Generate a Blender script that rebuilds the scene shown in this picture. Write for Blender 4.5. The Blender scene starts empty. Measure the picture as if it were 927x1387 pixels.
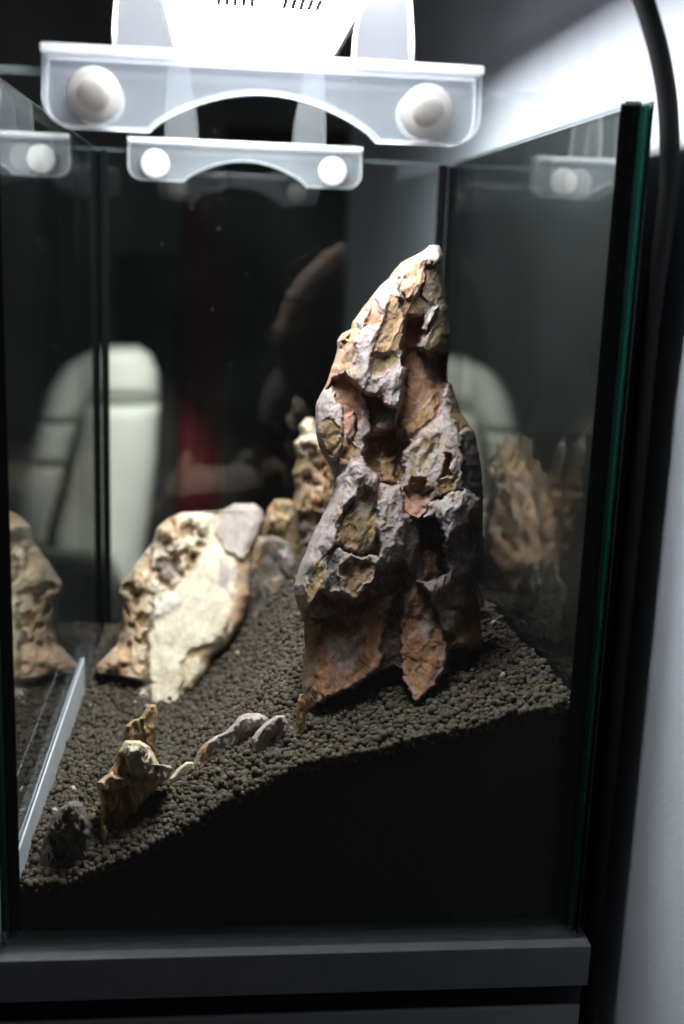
import bpy, bmesh, math, random
import numpy as np
from mathutils import Matrix, Vector

random.seed(7)
RNG = np.random.default_rng(11)
SC = bpy.context.scene
COL = SC.collection

# ------------------------------------------------------------------ camera
CAM = np.array([0.0968, -0.4843, 0.3202])
YAW, PITCH, ROLL, FPX = 0.10734, 0.22553, 0.0373, 1575.98
_cy, _sy, _cp, _sp = math.cos(YAW), math.sin(YAW), math.cos(PITCH), math.sin(PITCH)
_F = np.array([_sy*_cp, _cy*_cp, -_sp]); _r = np.array([_cy, -_sy, 0.0]); _u = np.cross(_r, _F)
_R = _r*math.cos(ROLL) + _u*math.sin(ROLL); _U = -_r*math.sin(ROLL) + _u*math.cos(ROLL)
cd = bpy.data.cameras.new('camera'); cam = bpy.data.objects.new('camera', cd); COL.objects.link(cam)
cam.matrix_world = Matrix(((_R[0], _U[0], -_F[0], CAM[0]), (_R[1], _U[1], -_F[1], CAM[1]),
                           (_R[2], _U[2], -_F[2], CAM[2]), (0, 0, 0, 1)))
cd.sensor_fit = 'VERTICAL'; cd.sensor_height = 36.0; cd.sensor_width = 24.0
cd.lens = FPX/1387*36.0
cd.clip_start = 0.01; cd.clip_end = 50
cd.dof.use_dof = True; cd.dof.focus_distance = 0.590; cd.dof.aperture_fstop = 5.6
SC.camera = cam

# ------------------------------------------------------------------ world: a dim room
wd = bpy.data.worlds.new('World'); SC.world = wd; wd.use_nodes = True
bg = wd.node_tree.nodes['Background']; bg.inputs[0].default_value = (0.90, 0.95, 1.0, 1); bg.inputs[1].default_value = 0.036
SC.view_settings.view_transform = 'Standard'; SC.view_settings.look = 'None'
SC.view_settings.exposure = 0.0; SC.view_settings.gamma = 1.0; SC.view_settings.use_curve_mapping = False
SC.cycles.transparent_max_bounces = 40; SC.cycles.max_bounces = 12; SC.cycles.caustics_reflective = False
SC.cycles.use_denoising = True

LAMP = 32.0      # radiance of the light's diffuser
GW, GD, GH, GT = 0.270, 0.419, 0.3832, 0.006      # tank: width, depth, height, pane thickness

# ------------------------------------------------------------------ measuring helpers
def ray(u, v):
    u = np.asarray(u, float); v = np.asarray(v, float)
    return (_F + _R*((u-463.5)/FPX)[..., None] - _U*((v-693.5)/FPX)[..., None])
def on_y(u, v, y):
    d = ray(u, v); s = (np.asarray(y, float)-CAM[1])/d[..., 1]
    return CAM + d*s[..., None]
def on_x(u, v, x):
    d = ray(u, v); s = (x-CAM[0])/d[..., 0]
    return CAM + d*s[..., None]
SX = [-.01, .009, .026, .043, .073, .099, .132, .166, .2, .234, .28]
SZ = [.026, .030, .032, .038, .053, .069, .088, .096, .104, .114, .124]
def soil_z(x, y):
    x = np.asarray(x, float); y = np.asarray(y, float)
    z = np.interp(x, SX, SZ)
    k = np.clip((x-.15)/.1, 0, 1)
    z = z - k*np.clip(y, 0, .22)*0.075
    z = z + .004*np.sin(x*38+y*21)*np.sin(y*31-x*12)*np.clip((y-.02)/.1, 0, 1)
    kl = np.clip((.15-x)/.07, 0, 1)*np.clip((y-.05)/.2, 0, 1)
    z = z*(1-kl) + (.019+.10*np.clip(x-.07, 0, 1))*kl
    z = z + .010*np.exp(-((x-.14)/.05)**2)*np.clip((y-.25)/.12, 0, 1)
    return z
def soil_hit(u, v):
    d = ray(u, v)
    for s in np.linspace(.45, 1.1, 1300):
        p = CAM+d*s
        if p[1] > 0.0 and p[2] < soil_z(p[0], p[1]): return p
    return CAM+d*1.0

# ------------------------------------------------------------------ numpy gradient noise
_perm = RNG.permutation(512)
_perm = np.concatenate([_perm, _perm, _perm])
_g = RNG.normal(size=(512, 3)); _g /= np.linalg.norm(_g, axis=1)[:, None]
def perlin(P):
    P = np.asarray(P, float); I = np.floor(P).astype(int); f = P-I
    w = f*f*f*(f*(f*6-15)+10); I &= 511
    out = 0.0
    for dx in (0, 1):
        for dy in (0, 1):
            for dz in (0, 1):
                h = _perm[(_perm[(_perm[(I[..., 0]+dx) & 511]+I[..., 1]+dy) & 511]+I[..., 2]+dz) & 511]
                g = _g[h]
                dot = g[..., 0]*(f[..., 0]-dx)+g[..., 1]*(f[..., 1]-dy)+g[..., 2]*(f[..., 2]-dz)
                out = out + dot*(w[..., 0] if dx else 1-w[..., 0])*(w[..., 1] if dy else 1-w[..., 1])*(w[..., 2] if dz else 1-w[..., 2])
    return out*1.5
def fbm(P, o=4, ridged=False, gain=.5):
    a = 1.0; s = 0.0; t = 0.0; P = np.asarray(P, float)
    for i in range(o):
        n = perlin(P+i*17.3)
        if ridged: n = 1-2*np.abs(n)
        s = s+a*n; t += a; a *= gain; P = P*2.03
    return s/t

# ------------------------------------------------------------------ tags, meshes
def tag(o, label=None, cat=None, group=None, kind=None):
    if label: o['label'] = label
    if cat: o['category'] = cat
    if group: o['group'] = group
    if kind: o['kind'] = kind
    return o
def empty(name, loc=(0, 0, 0)):
    o = bpy.data.objects.new(name, None); COL.objects.link(o); o.location = loc; o.empty_display_size = .02
    return o
def link(name, me, mat, parent=None):
    o = bpy.data.objects.new(name, me); COL.objects.link(o)
    for m in (mat if isinstance(mat, (list, tuple)) else [mat]): me.materials.append(m)
    if parent is not None:
        o.parent = parent
        bpy.context.view_layer.update()
        o.matrix_parent_inverse = parent.matrix_world.inverted()
    return o
def from_bm(name, bm, mat, parent=None, smooth=False):
    me = bpy.data.meshes.new(name); bmesh.ops.recalc_face_normals(bm, faces=bm.faces); bm.to_mesh(me); bm.free()
    if smooth:
        for p in me.polygons: p.use_smooth = True
    return link(name, me, mat, parent)
def box_bm(x0, x1, y0, y1, z0, z1, bev=0.0, seg=2):
    bm = bmesh.new(); bmesh.ops.create_cube(bm, size=1)
    for v in bm.verts:
        v.co = Vector(((x0+x1)/2+v.co.x*(x1-x0), (y0+y1)/2+v.co.y*(y1-y0), (z0+z1)/2+v.co.z*(z1-z0)))
    if bev: bmesh.ops.bevel(bm, geom=bm.edges[:], offset=bev, segments=seg, profile=.5, affect='EDGES')
    return bm
def box(name, b, mat, parent=None, bev=0.0, seg=2):
    return from_bm(name, box_bm(*b, bev, seg), mat, parent, smooth=False)
def prism(name, pts, y0, y1, mat, parent=None, bev=0.0, edge_slot=None):
    """outline in (x, z), extruded along y"""
    bm = bmesh.new()
    f = bm.faces.new([bm.verts.new((p[0], y0, p[1])) for p in pts])
    r = bmesh.ops.extrude_face_region(bm, geom=[f])
    for v in [e for e in r['geom'] if isinstance(e, bmesh.types.BMVert)]: v.co.y = y1
    bmesh.ops.recalc_face_normals(bm, faces=bm.faces)
    if bev:
        es = [e for e in bm.edges if len(e.link_faces) == 2 and e.calc_face_angle(0) > 1.2]
        bmesh.ops.bevel(bm, geom=es, offset=bev, segments=2, profile=.5, affect='EDGES')
    if edge_slot is not None:
        for q in bm.faces:
            if abs(q.normal.y) < .97: q.material_index = edge_slot
    return from_bm(name, bm, mat, parent)
def tube(name, pts, r, mat, parent=None, seg=14):
    P = [Vector(p) for p in pts]; bm = bmesh.new(); rings = []
    for i, p in enumerate(P):
        t = (P[min(i+1, len(P)-1)]-P[max(i-1, 0)]).normalized()
        a = t.orthogonal().normalized() if i == 0 else (a - t*a.dot(t)).normalized()
        b = t.cross(a)
        rings.append([bm.verts.new(p+(a*math.cos(k*2*math.pi/seg)+b*math.sin(k*2*math.pi/seg))*r) for k in range(seg)])
    for A, B in zip(rings, rings[1:]):
        for k in range(seg): bm.faces.new((A[k], A[(k+1) % seg], B[(k+1) % seg], B[k]))
    bm.faces.new(rings[0]); bm.faces.new(rings[-1])
    return from_bm(name, bm, mat, parent, smooth=True)
def lathe_y(name, prof, c, mat, parent=None, seg=36):
    """profile (radius, y offset) turned round an axis along y through c"""
    bm = bmesh.new(); rings = []
    for r, y in prof:
        rings.append([bm.verts.new((c[0]+r*math.cos(k*2*math.pi/seg), c[1]+y, c[2]+r*math.sin(k*2*math.pi/seg))) for k in range(seg)])
    for A, B in zip(rings, rings[1:]):
        for k in range(seg): bm.faces.new((A[k], A[(k+1) % seg], B[(k+1) % seg], B[k]))
    bm.faces.new(rings[0]); bm.faces.new(rings[-1])
    o = from_bm(name, bm, mat, parent, smooth=True)
    return o

# ------------------------------------------------------------------ materials
def new_mat(name):
    m = bpy.data.materials.new(name); m.use_nodes = True
    nt = m.node_tree; N = nt.nodes; L = nt.links
    return m, N, L, N['Principled BSDF'], N['Material Output']
def plain(name, col, rough=.6, spec=.5, noise=0.0, scale=60, bump=0.0, bscale=200, metal=0.0):
    m, N, L, P, O = new_mat(name)
    P.inputs['Base Color'].default_value = (*col, 1); P.inputs['Roughness'].default_value = rough
    P.inputs['Specular IOR Level'].default_value = spec; P.inputs['Metallic'].default_value = metal
    tc = N.new('ShaderNodeTexCoord')
    if noise:
        n = N.new('ShaderNodeTexNoise'); n.inputs['Scale'].default_value = scale; n.inputs['Detail'].default_value = 5
        L.new(tc.outputs['Object'], n.inputs['Vector'])
        mr = N.new('ShaderNodeMapRange'); L.new(n.outputs['Fac'], mr.inputs[0])
        mr.inputs[1].default_value = .3; mr.inputs[2].default_value = .7
        mr.inputs[3].default_value = 1-noise; mr.inputs[4].default_value = 1+noise
        mx = N.new('ShaderNodeMix'); mx.data_type = 'RGBA'; mx.blend_type = 'MULTIPLY'; mx.inputs[0].default_value = 1
        mx.inputs[6].default_value = (*col, 1); L.new(mr.outputs[0], mx.inputs[7]); L.new(mx.outputs[2], P.inputs['Base Color'])
    if bump:
        n = N.new('ShaderNodeTexNoise'); n.inputs['Scale'].default_value = bscale; n.inputs['Detail'].default_value = 4
        L.new(tc.outputs['Object'], n.inputs['Vector'])
        b = N.new('ShaderNodeBump'); b.inputs['Strength'].default_value = bump; b.inputs['Distance'].default_value = .001
        L.new(n.outputs['Fac'], b.inputs['Height']); L.new(b.outputs['Normal'], P.inputs['Normal'])
    return m
def glass_mat(name, tint=(.965, .985, .975), dust=.0008, specks=True):
    """clear pane: real Fresnel reflection from both faces, straight transmission, a breath of dust"""
    m, N, L, P, O = new_mat(name); N.remove(P)
    geo = N.new('ShaderNodeNewGeometry')
    ior = N.new('ShaderNodeMapRange'); L.new(geo.outputs['Backfacing'], ior.inputs[0])
    ior.inputs[3].default_value = 1.45; ior.inputs[4].default_value = 1/1.45
    fr = N.new('ShaderNodeFresnel'); L.new(ior.outputs[0], fr.inputs['IOR'])
    tr = N.new('ShaderNodeBsdfTransparent'); tr.inputs[0].default_value = (*tint, 1)
    gl = N.new('ShaderNodeBsdfGlossy'); gl.inputs['Roughness'].default_value = 0.0
    mx = N.new('ShaderNodeMixShader'); L.new(fr.outputs[0], mx.inputs[0]); L.new(tr.outputs[0], mx.inputs[1]); L.new(gl.outputs[0], mx.inputs[2])
    df = N.new('ShaderNodeBsdfDiffuse'); df.inputs[0].default_value = (.8, .82, .82, 1)
    tc = N.new('ShaderNodeTexCoord')
    n = N.new('ShaderNodeTexNoise'); n.inputs['Scale'].default_value = 14; n.inputs['Detail'].default_value = 6
    L.new(tc.outputs['Object'], n.inputs['Vector'])
    r1 = N.new('ShaderNodeMapRange'); L.new(n.outputs['Fac'], r1.inputs[0]); r1.inputs[1].default_value = .42; r1.inputs[2].default_value = .72
    r1.inputs[3].default_value = dust*.35; r1.inputs[4].default_value = dust*1.8
    fac = r1.outputs[0]
    if specks:
        vo = N.new('ShaderNodeTexVoronoi'); vo.inputs['Scale'].default_value = 95; L.new(tc.outputs['Object'], vo.inputs['Vector'])
        lt = N.new('ShaderNodeMath'); lt.operation = 'LESS_THAN'; L.new(vo.outputs['Distance'], lt.inputs[0]); lt.inputs[1].default_value = .045
        sp = N.new('ShaderNodeSeparateColor'); L.new(vo.outputs['Color'], sp.inputs[0])
        gt = N.new('ShaderNodeMath'); gt.operation = 'GREATER_THAN'; L.new(sp.outputs[0], gt.inputs[0]); gt.inputs[1].default_value = .8
        mu = N.new('ShaderNodeMath'); mu.operation = 'MULTIPLY'; L.new(lt.outputs[0], mu.inputs[0]); L.new(gt.outputs[0], mu.inputs[1])
        m2 = N.new('ShaderNodeMath'); m2.operation = 'MULTIPLY_ADD'; L.new(mu.outputs[0], m2.inputs[0]); m2.inputs[1].default_value = .12; L.new(fac, m2.inputs[2])
        fac = m2.outputs[0]
    mx2 = N.new('ShaderNodeMixShader'); L.new(fac, mx2.inputs[0]); L.new(mx.outputs[0], mx2.inputs[1]); L.new(df.outputs[0], mx2.inputs[2])
    L.new(mx2.outputs[0], O.inputs['Surface'])
    return m
def acrylic_mat(name, haze, col=(.86, .9, .95)):
    m, N, L, P, O = new_mat(name); N.remove(P)
    geo = N.new('ShaderNodeNewGeometry')
    ior = N.new('ShaderNodeMapRange'); L.new(geo.outputs['Backfacing'], ior.inputs[0])
    ior.inputs[3].default_value = 1.49; ior.inputs[4].default_value = 1/1.49
    fr = N.new('ShaderNodeFresnel'); L.new(ior.outputs[0], fr.inputs['IOR'])
    tr = N.new('ShaderNodeBsdfTransparent'); tr.inputs[0].default_value = (.94, .95, .97, 1)
    tl = N.new('ShaderNodeBsdfTranslucent'); tl.inputs[0].default_value = (*col, 1)
    df = N.new('ShaderNodeBsdfDiffuse'); df.inputs[0].default_value = (*col, 1)
    dm = N.new('ShaderNodeMixShader'); dm.inputs[0].default_value = .5; L.new(tl.outputs[0], dm.inputs[1]); L.new(df.outputs[0], dm.inputs[2])
    h = N.new('ShaderNodeMixShader'); h.inputs[0].default_value = haze; L.new(tr.outputs[0], h.inputs[1]); L.new(dm.outputs[0], h.inputs[2])
    gl = N.new('ShaderNodeBsdfGlossy'); gl.inputs['Roughness'].default_value = .12
    mx = N.new('ShaderNodeMixShader'); L.new(fr.outputs[0], mx.inputs[0]); L.new(h.outputs[0], mx.inputs[1]); L.new(gl.outputs[0], mx.inputs[2])
    L.new(mx.outputs[0], O.inputs['Surface'])
    return m
def stone_mat(name, rough=.85, contrast=.35, scale=220):
    """stone coloured by its own 'tint' patches, with mottling, fine grain and relief"""
    m, N, L, P, O = new_mat(name)
    at = N.new('ShaderNodeAttribute'); at.attribute_name = 'tint'
    tc = N.new('ShaderNodeTexCoord')
    def noise(s, d=6, r=.6, dist=0.0):
        n = N.new('ShaderNodeTexNoise'); n.inputs['Scale'].default_value = s; n.inputs['Detail'].default_value = d
        n.inputs['Roughness'].default_value = r; n.inputs['Distortion'].default_value = dist
        L.new(tc.outputs['Object'], n.inputs['Vector']); return n
    def rng(src, a, b, c, d):
        r = N.new('ShaderNodeMapRange'); L.new(src, r.inputs[0])
        for i, x in enumerate((a, b, c, d)): r.inputs[1+i].default_value = x
        return r.outputs[0]
    def mul(a, f):
        x = N.new('ShaderNodeMix'); x.data_type = 'RGBA'; x.blend_type = 'MULTIPLY'; x.inputs[0].default_value = 1
        L.new(a, x.inputs[6]); L.new(f, x.inputs[7]); return x.outputs[2]
    c = mul(at.outputs['Color'], rng(noise(scale, 7, .65, .6).outputs['Fac'], .3, .7, 1-contrast, 1+contrast))
    c = mul(c, rng(noise(scale*5, 4, .7).outputs['Fac'], .3, .7, .88, 1.12))
    # rusty veins
    v = rng(noise(scale*.45, 5, .7, 1.5).outputs['Fac'], .56, .70, 0, .45)
    x = N.new('ShaderNodeMix'); x.data_type = 'RGBA'; L.new(v, x.inputs[0]); L.new(c, x.inputs[6])
    hs = N.new('ShaderNodeMix'); hs.data_type = 'RGBA'; hs.blend_type = 'MULTIPLY'; hs.inputs[0].default_value = 1
    L.new(c, hs.inputs[6]); hs.inputs[7].default_value = (1.0, .70, .48, 1); L.new(hs.outputs[2], x.inputs[7])
    L.new(x.outputs[2], P.inputs['Base Color'])
    P.inputs['Roughness'].default_value = rough; P.inputs['Specular IOR Level'].default_value = .12
    b = N.new('ShaderNodeBump'); b.inputs['Strength'].default_value = .5; b.inputs['Distance'].default_value = .0008
    ad = N.new('ShaderNodeMath'); ad.operation = 'MULTIPLY_ADD'
    L.new(noise(scale*6, 6, .75).outputs['Fac'], ad.inputs[0]); ad.inputs[1].default_value = .5
    L.new(noise(scale*2, 5, .65, .5).outputs['Fac'], ad.inputs[2])
    L.new(ad.outputs[0], b.inputs['Height']); L.new(b.outputs['Normal'], P.inputs['Normal'])
    return m

M = {}
M['glass'] = glass_mat('tank_glass')
M['glass_dusty'] = glass_mat('tank_glass_dusty', dust=.0012)

M['silicone'] = plain('black_silicone', (.004, .004, .0045), .9, .05)
M['film'] = plain('black_backing_film', (.007, .0076, .0080), .5, .3, .5, 9)
M['edge'] = acrylic_mat('green_glass_edge', .92, (.010, .085, .062))
M['acrylic'] = acrylic_mat('clear_acrylic', .10, (.93, .95, 1.0))
M['acrylic_edge'] = acrylic_mat('acrylic_cut_edge', .95, (.97, .98, 1.0))
M['rim'] = acrylic_mat('ground_glass_rim', .09, (.75, .85, .85))
M['nylon'] = acrylic_mat('white_nylon', .97, (.95, .93, .90))
M['nylon_cream'] = acrylic_mat('cream_nylon', .95, (.99, .96, .92))
M['nylon_grey'] = acrylic_mat('frosted_nylon_dome', .9, (.74, .71, .68))
M['housing'] = plain('white_lamp_housing', (.75, .76, .78), .4)
M['cable'] = plain('black_cable', (.005, .005, .005), .7, .2)
M['wall'] = plain('white_wall_paint', (.79, .83, .90), .8, .2, .03, 30, .25, 320)
M['base'] = plain('grey_base_board', (.22, .22, .235), .75, .3, .08, 80, .1, 400)
M['cabinet'] = plain('pale_grey_cabinet', (.42, .42, .42), .7, .3, .05, 60)
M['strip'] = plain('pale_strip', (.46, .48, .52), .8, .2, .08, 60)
M['leather'] = plain('cream_upholstery', (.72, .72, .66), .55, .4, .05, 6, .1, 90)
M['seam'] = plain('upholstery_seam', (.20, .19, .16), .7)
M['curtain'] = plain('dark_red_curtain', (.24, .028, .045), .9, .1, .3, 12)
M['dark'] = plain('dark_wood', (.02, .017, .016), .6, .3, .3, 10)
M['room'] = plain('dim_room_wall', (.30, .29, .29), .9, .1, .25, 2.5)
M['stone'] = stone_mat('ochre_and_lavender_stone')
M['stone_fine'] = stone_mat('pale_stone', scale=150, contrast=.13)
def granite():
    m, N, L, P, O = new_mat('black_speckled_granite')
    tc = N.new('ShaderNodeTexCoord'); v = N.new('ShaderNodeTexVoronoi'); v.inputs['Scale'].default_value = 260
    L.new(tc.outputs['Object'], v.inputs['Vector'])
    r = N.new('ShaderNodeValToRGB'); r.color_ramp.elements[0].color = (.25, .25, .26, 1); r.color_ramp.elements[1].color = (.008, .008, .009, 1)
    r.color_ramp.elements[0].position = .12; r.color_ramp.elements[1].position = .28
    n = N.new('ShaderNodeTexNoise'); n.inputs['Scale'].default_value = 120; L.new(tc.outputs['Object'], n.inputs['Vector'])
    a = N.new('ShaderNodeMath'); a.operation = 'MULTIPLY_ADD'; L.new(n.outputs['Fac'], a.inputs[0]); a.inputs[1].default_value = .55
    s = N.new('ShaderNodeMath'); s.operation = 'MULTIPLY'; L.new(v.outputs['Distance'], s.inputs[0]); s.inputs[1].default_value = .55
    L.new(s.outputs[0], a.inputs[2]); L.new(a.outputs[0], r.inputs[0]); L.new(r.outputs[0], P.inputs['Base Color'])
    P.inputs['Roughness'].default_value = .25
    return m
M['granite'] = granite()
def soil_mat(name, by_attr):
    m, N, L, P, O = new_mat(name)
    P.inputs['Roughness'].default_value = .95; P.inputs['Specular IOR Level'].default_value = .15
    tc = N.new('ShaderNodeTexCoord'); n = N.new('ShaderNodeTexNoise'); n.inputs['Scale'].default_value = 900; n.inputs['Detail'].default_value = 4
    L.new(tc.outputs['Object'], n.inputs['Vector'])
    b = N.new('ShaderNodeBump'); b.inputs['Strength'].default_value = .5; b.inputs['Distance'].default_value = .0004
    L.new(n.outputs['Fac'], b.inputs['Height']); L.new(b.outputs['Normal'], P.inputs['Normal'])
    if by_attr:
        at = N.new('ShaderNodeAttribute'); at.attribute_name = 'tint'; L.new(at.outputs['Color'], P.inputs['Base Color'])
    else: P.inputs['Base Color'].default_value = (.030, .026, .021, 1)
    return m
M['soil'] = soil_mat('soil_mass', False); M['granule'] = soil_mat('soil_granules', True)
def emis(name, col, s):
    m, N, L, P, O = new_mat(name)
    P.inputs['Base Color'].default_value = (.8, .8, .8, 1); P.inputs['Emission Color'].default_value = (*col, 1); P.inputs['Emission Strength'].default_value = s
    return m
M['diffuser'] = emis('lit_led_diffuser', (.94, .97, 1.0), LAMP)
M['led_slot'] = plain('blue_grey_slot', (.06, .07, .12), .4)

# ------------------------------------------------------------------ the room round the tank
WX = 0.2950
BX0, BX1 = -.015, .2755          # the base reaches past the frame on the left
tag(box('right_wall', (WX, WX+.05, -.072, 1.42, -.5, 1.2), M['wall']), kind='structure')
tag(box('far_wall', (-3.2, 2.2, 3.3, 3.4, -1.0, 2.2), M['room']), kind='structure')
tag(box('floor', (-3.2, 2.2, -1.5, 3.3, -1.02, -.98), M['dark']), kind='structure')
tag(box('worktop', (BX0, BX1-.002, -.003, .55, -.0335, -.0222), M['granite'], bev=.0005), kind='structure')
cab = tag(box('cabinet', (BX0, BX1-.002, -.004, .55, -.40, -.034), M['cabinet'], bev=.001),
          'pale grey cabinet below the black speckled worktop', 'cabinet')
tag(box('base_board', (BX0, BX1, -.006, .45, -.022, -.0005), M['base'], bev=.0006),
    'grey base board under the glass aquarium', 'board')

# ------------------------------------------------------------------ the tank
tank = tag(empty('aquarium_tank', (GW/2, GD/2, 0)), 'clear glass aquarium with black silicone corners and green glass edges', 'aquarium')
def pane(b, edge_axis, m=None):
    bm = box_bm(*b, bev=.0030, seg=1)
    for f in bm.faces:
        f.normal_update()
    bmesh.ops.recalc_face_normals(bm, faces=bm.faces)
    for f in bm.faces:
        n = f.normal
        f.material_index = 0 if abs(n[edge_axis]) > .95 else 1
        if abs(n[2]) > .5: f.material_index = 2
        elif edge_axis == 0 and f.material_index: f.material_index = 3
    return from_bm('glass_pane', bm, [m or M['glass'], M['edge'], M['rim'], M['silicone']], tank)
pane((0, GW, 0, GT, 0, GH), 1)
pane((0, GW, GD-GT, GD, 0, GH), 1)
pane((0, GT, GT+.0004, GD-GT-.0004, 0, GH), 0)
pane((GW-GT, GW, GT+.0004, GD-GT-.0004, 0, GH), 0, M['glass_dusty'])
box('glass_bottom', (GT+.0003, GW-GT-.0003, GT+.0003, GD-GT-.0003, .0003, GT), M['glass'], tank)
def seam(x, y, sx, sy, w, name='silicone_seam'):
    pts = [(x, y), (x+sx*w, y), (x+sx*w*.35, y+sy*w*.35), (x, y+sy*w)]
    bm = bmesh.new()
    lo = [bm.verts.new((a, b, GT+.001)) for a, b in pts]; hi = [bm.verts.new((a, b, GH-.002)) for a, b in pts]
    bm.faces.new(lo); bm.faces.new(hi)
    for k in range(4): bm.faces.new((lo[k], lo[(k+1) % 4], hi[(k+1) % 4], hi[k]))
    return from_bm(name, bm, M['silicone'], tank)
e = .0002
seam(GW-GT-e, GT+e, -1, 1, .0052); seam(GT+e, GT+e, 1, 1, .0022)
for xa, xb in ((GT+e, GT+.0062), (GW-GT-.0075, GW-GT-e)):
    box('silicone_seam', (xa, xb, GD-GT-.0035, GD-GT-e, GT+.001, GH-.002), M['silicone'], tank, .0012)
# black film on the outside of the right pane, wrapped over the pane's front edge
box('backing_film', (GW+.0003, GW+.0009, .0005, GD-.001, .002, GH-.001), M['film'], tank)
box('silicone_bead', (GW-GT-.0035, GW-.0024, GT+e, GT+.0003+e, .004, GH-.001), M['silicone'], tank)
box('silicone_bead', (.0024, GT+.0008, GT+e, GT+.0003+e, .004, GH-.001), M['silicone'], tank)

# pale strip along the inside of the left pane, just above the soil line
P0 = on_x(30, 1142, -.0005); P1 = on_x(104, 915, -.0005)
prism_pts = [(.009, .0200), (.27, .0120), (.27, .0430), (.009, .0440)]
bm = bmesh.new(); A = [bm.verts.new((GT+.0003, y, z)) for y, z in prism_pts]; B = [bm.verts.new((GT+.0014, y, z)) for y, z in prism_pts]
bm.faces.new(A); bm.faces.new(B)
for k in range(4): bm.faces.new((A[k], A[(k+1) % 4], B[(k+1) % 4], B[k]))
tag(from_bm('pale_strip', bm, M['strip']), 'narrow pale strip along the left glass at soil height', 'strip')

# ------------------------------------------------------------------ soil
def build_soil():
    nx, ny = 90, 130
    xs = np.linspace(GT+.0005, GW-GT-.0005, nx); ys = np.linspace(GT+.0030, GD-GT-.0005, ny)
    X, Y = np.meshgrid(xs, ys); Z = soil_z(X, Y)-.0022
    top = np.stack([X, Y, Z], -1).reshape(-1, 3)
    per = [i for i in range(nx)] + [j*nx+nx-1 for j in range(1, ny)] + [(ny-1)*nx+i for i in range(nx-2, -1, -1)] + [j*nx for j in range(ny-2, 0, -1)]
    low = top[per].copy(); low[:, 2] = GT+.0005
    V = np.concatenate([top, low]); F = []
    for j in range(ny-1):
        for i in range(nx-1): F.append((j*nx+i, j*nx+i+1, (j+1)*nx+i+1, (j+1)*nx+i))
    n0 = len(top); k = len(per)
    for a in range(k): F.append((per[a], n0+a, n0+(a+1) % k, per[(a+1) % k]))
    F.append(tuple(n0+a for a in range(k-1, -1, -1)))
    me = bpy.data.meshes.new('soil_bed'); me.from_pydata(V.tolist(), [], F)
    tag(link('soil_bed', me, M['soil']), kind='structure')
build_soil()
def ico(sub):
    bm = bmesh.new(); bmesh.ops.create_icosphere(bm, subdivisions=sub, radius=1)
    bm.verts.ensure_lookup_table()
    v = np.array([q.co[:] for q in bm.verts]); f = np.array([[w.index for w in q.verts] for q in bm.faces]); bm.free(); return v, f
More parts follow.
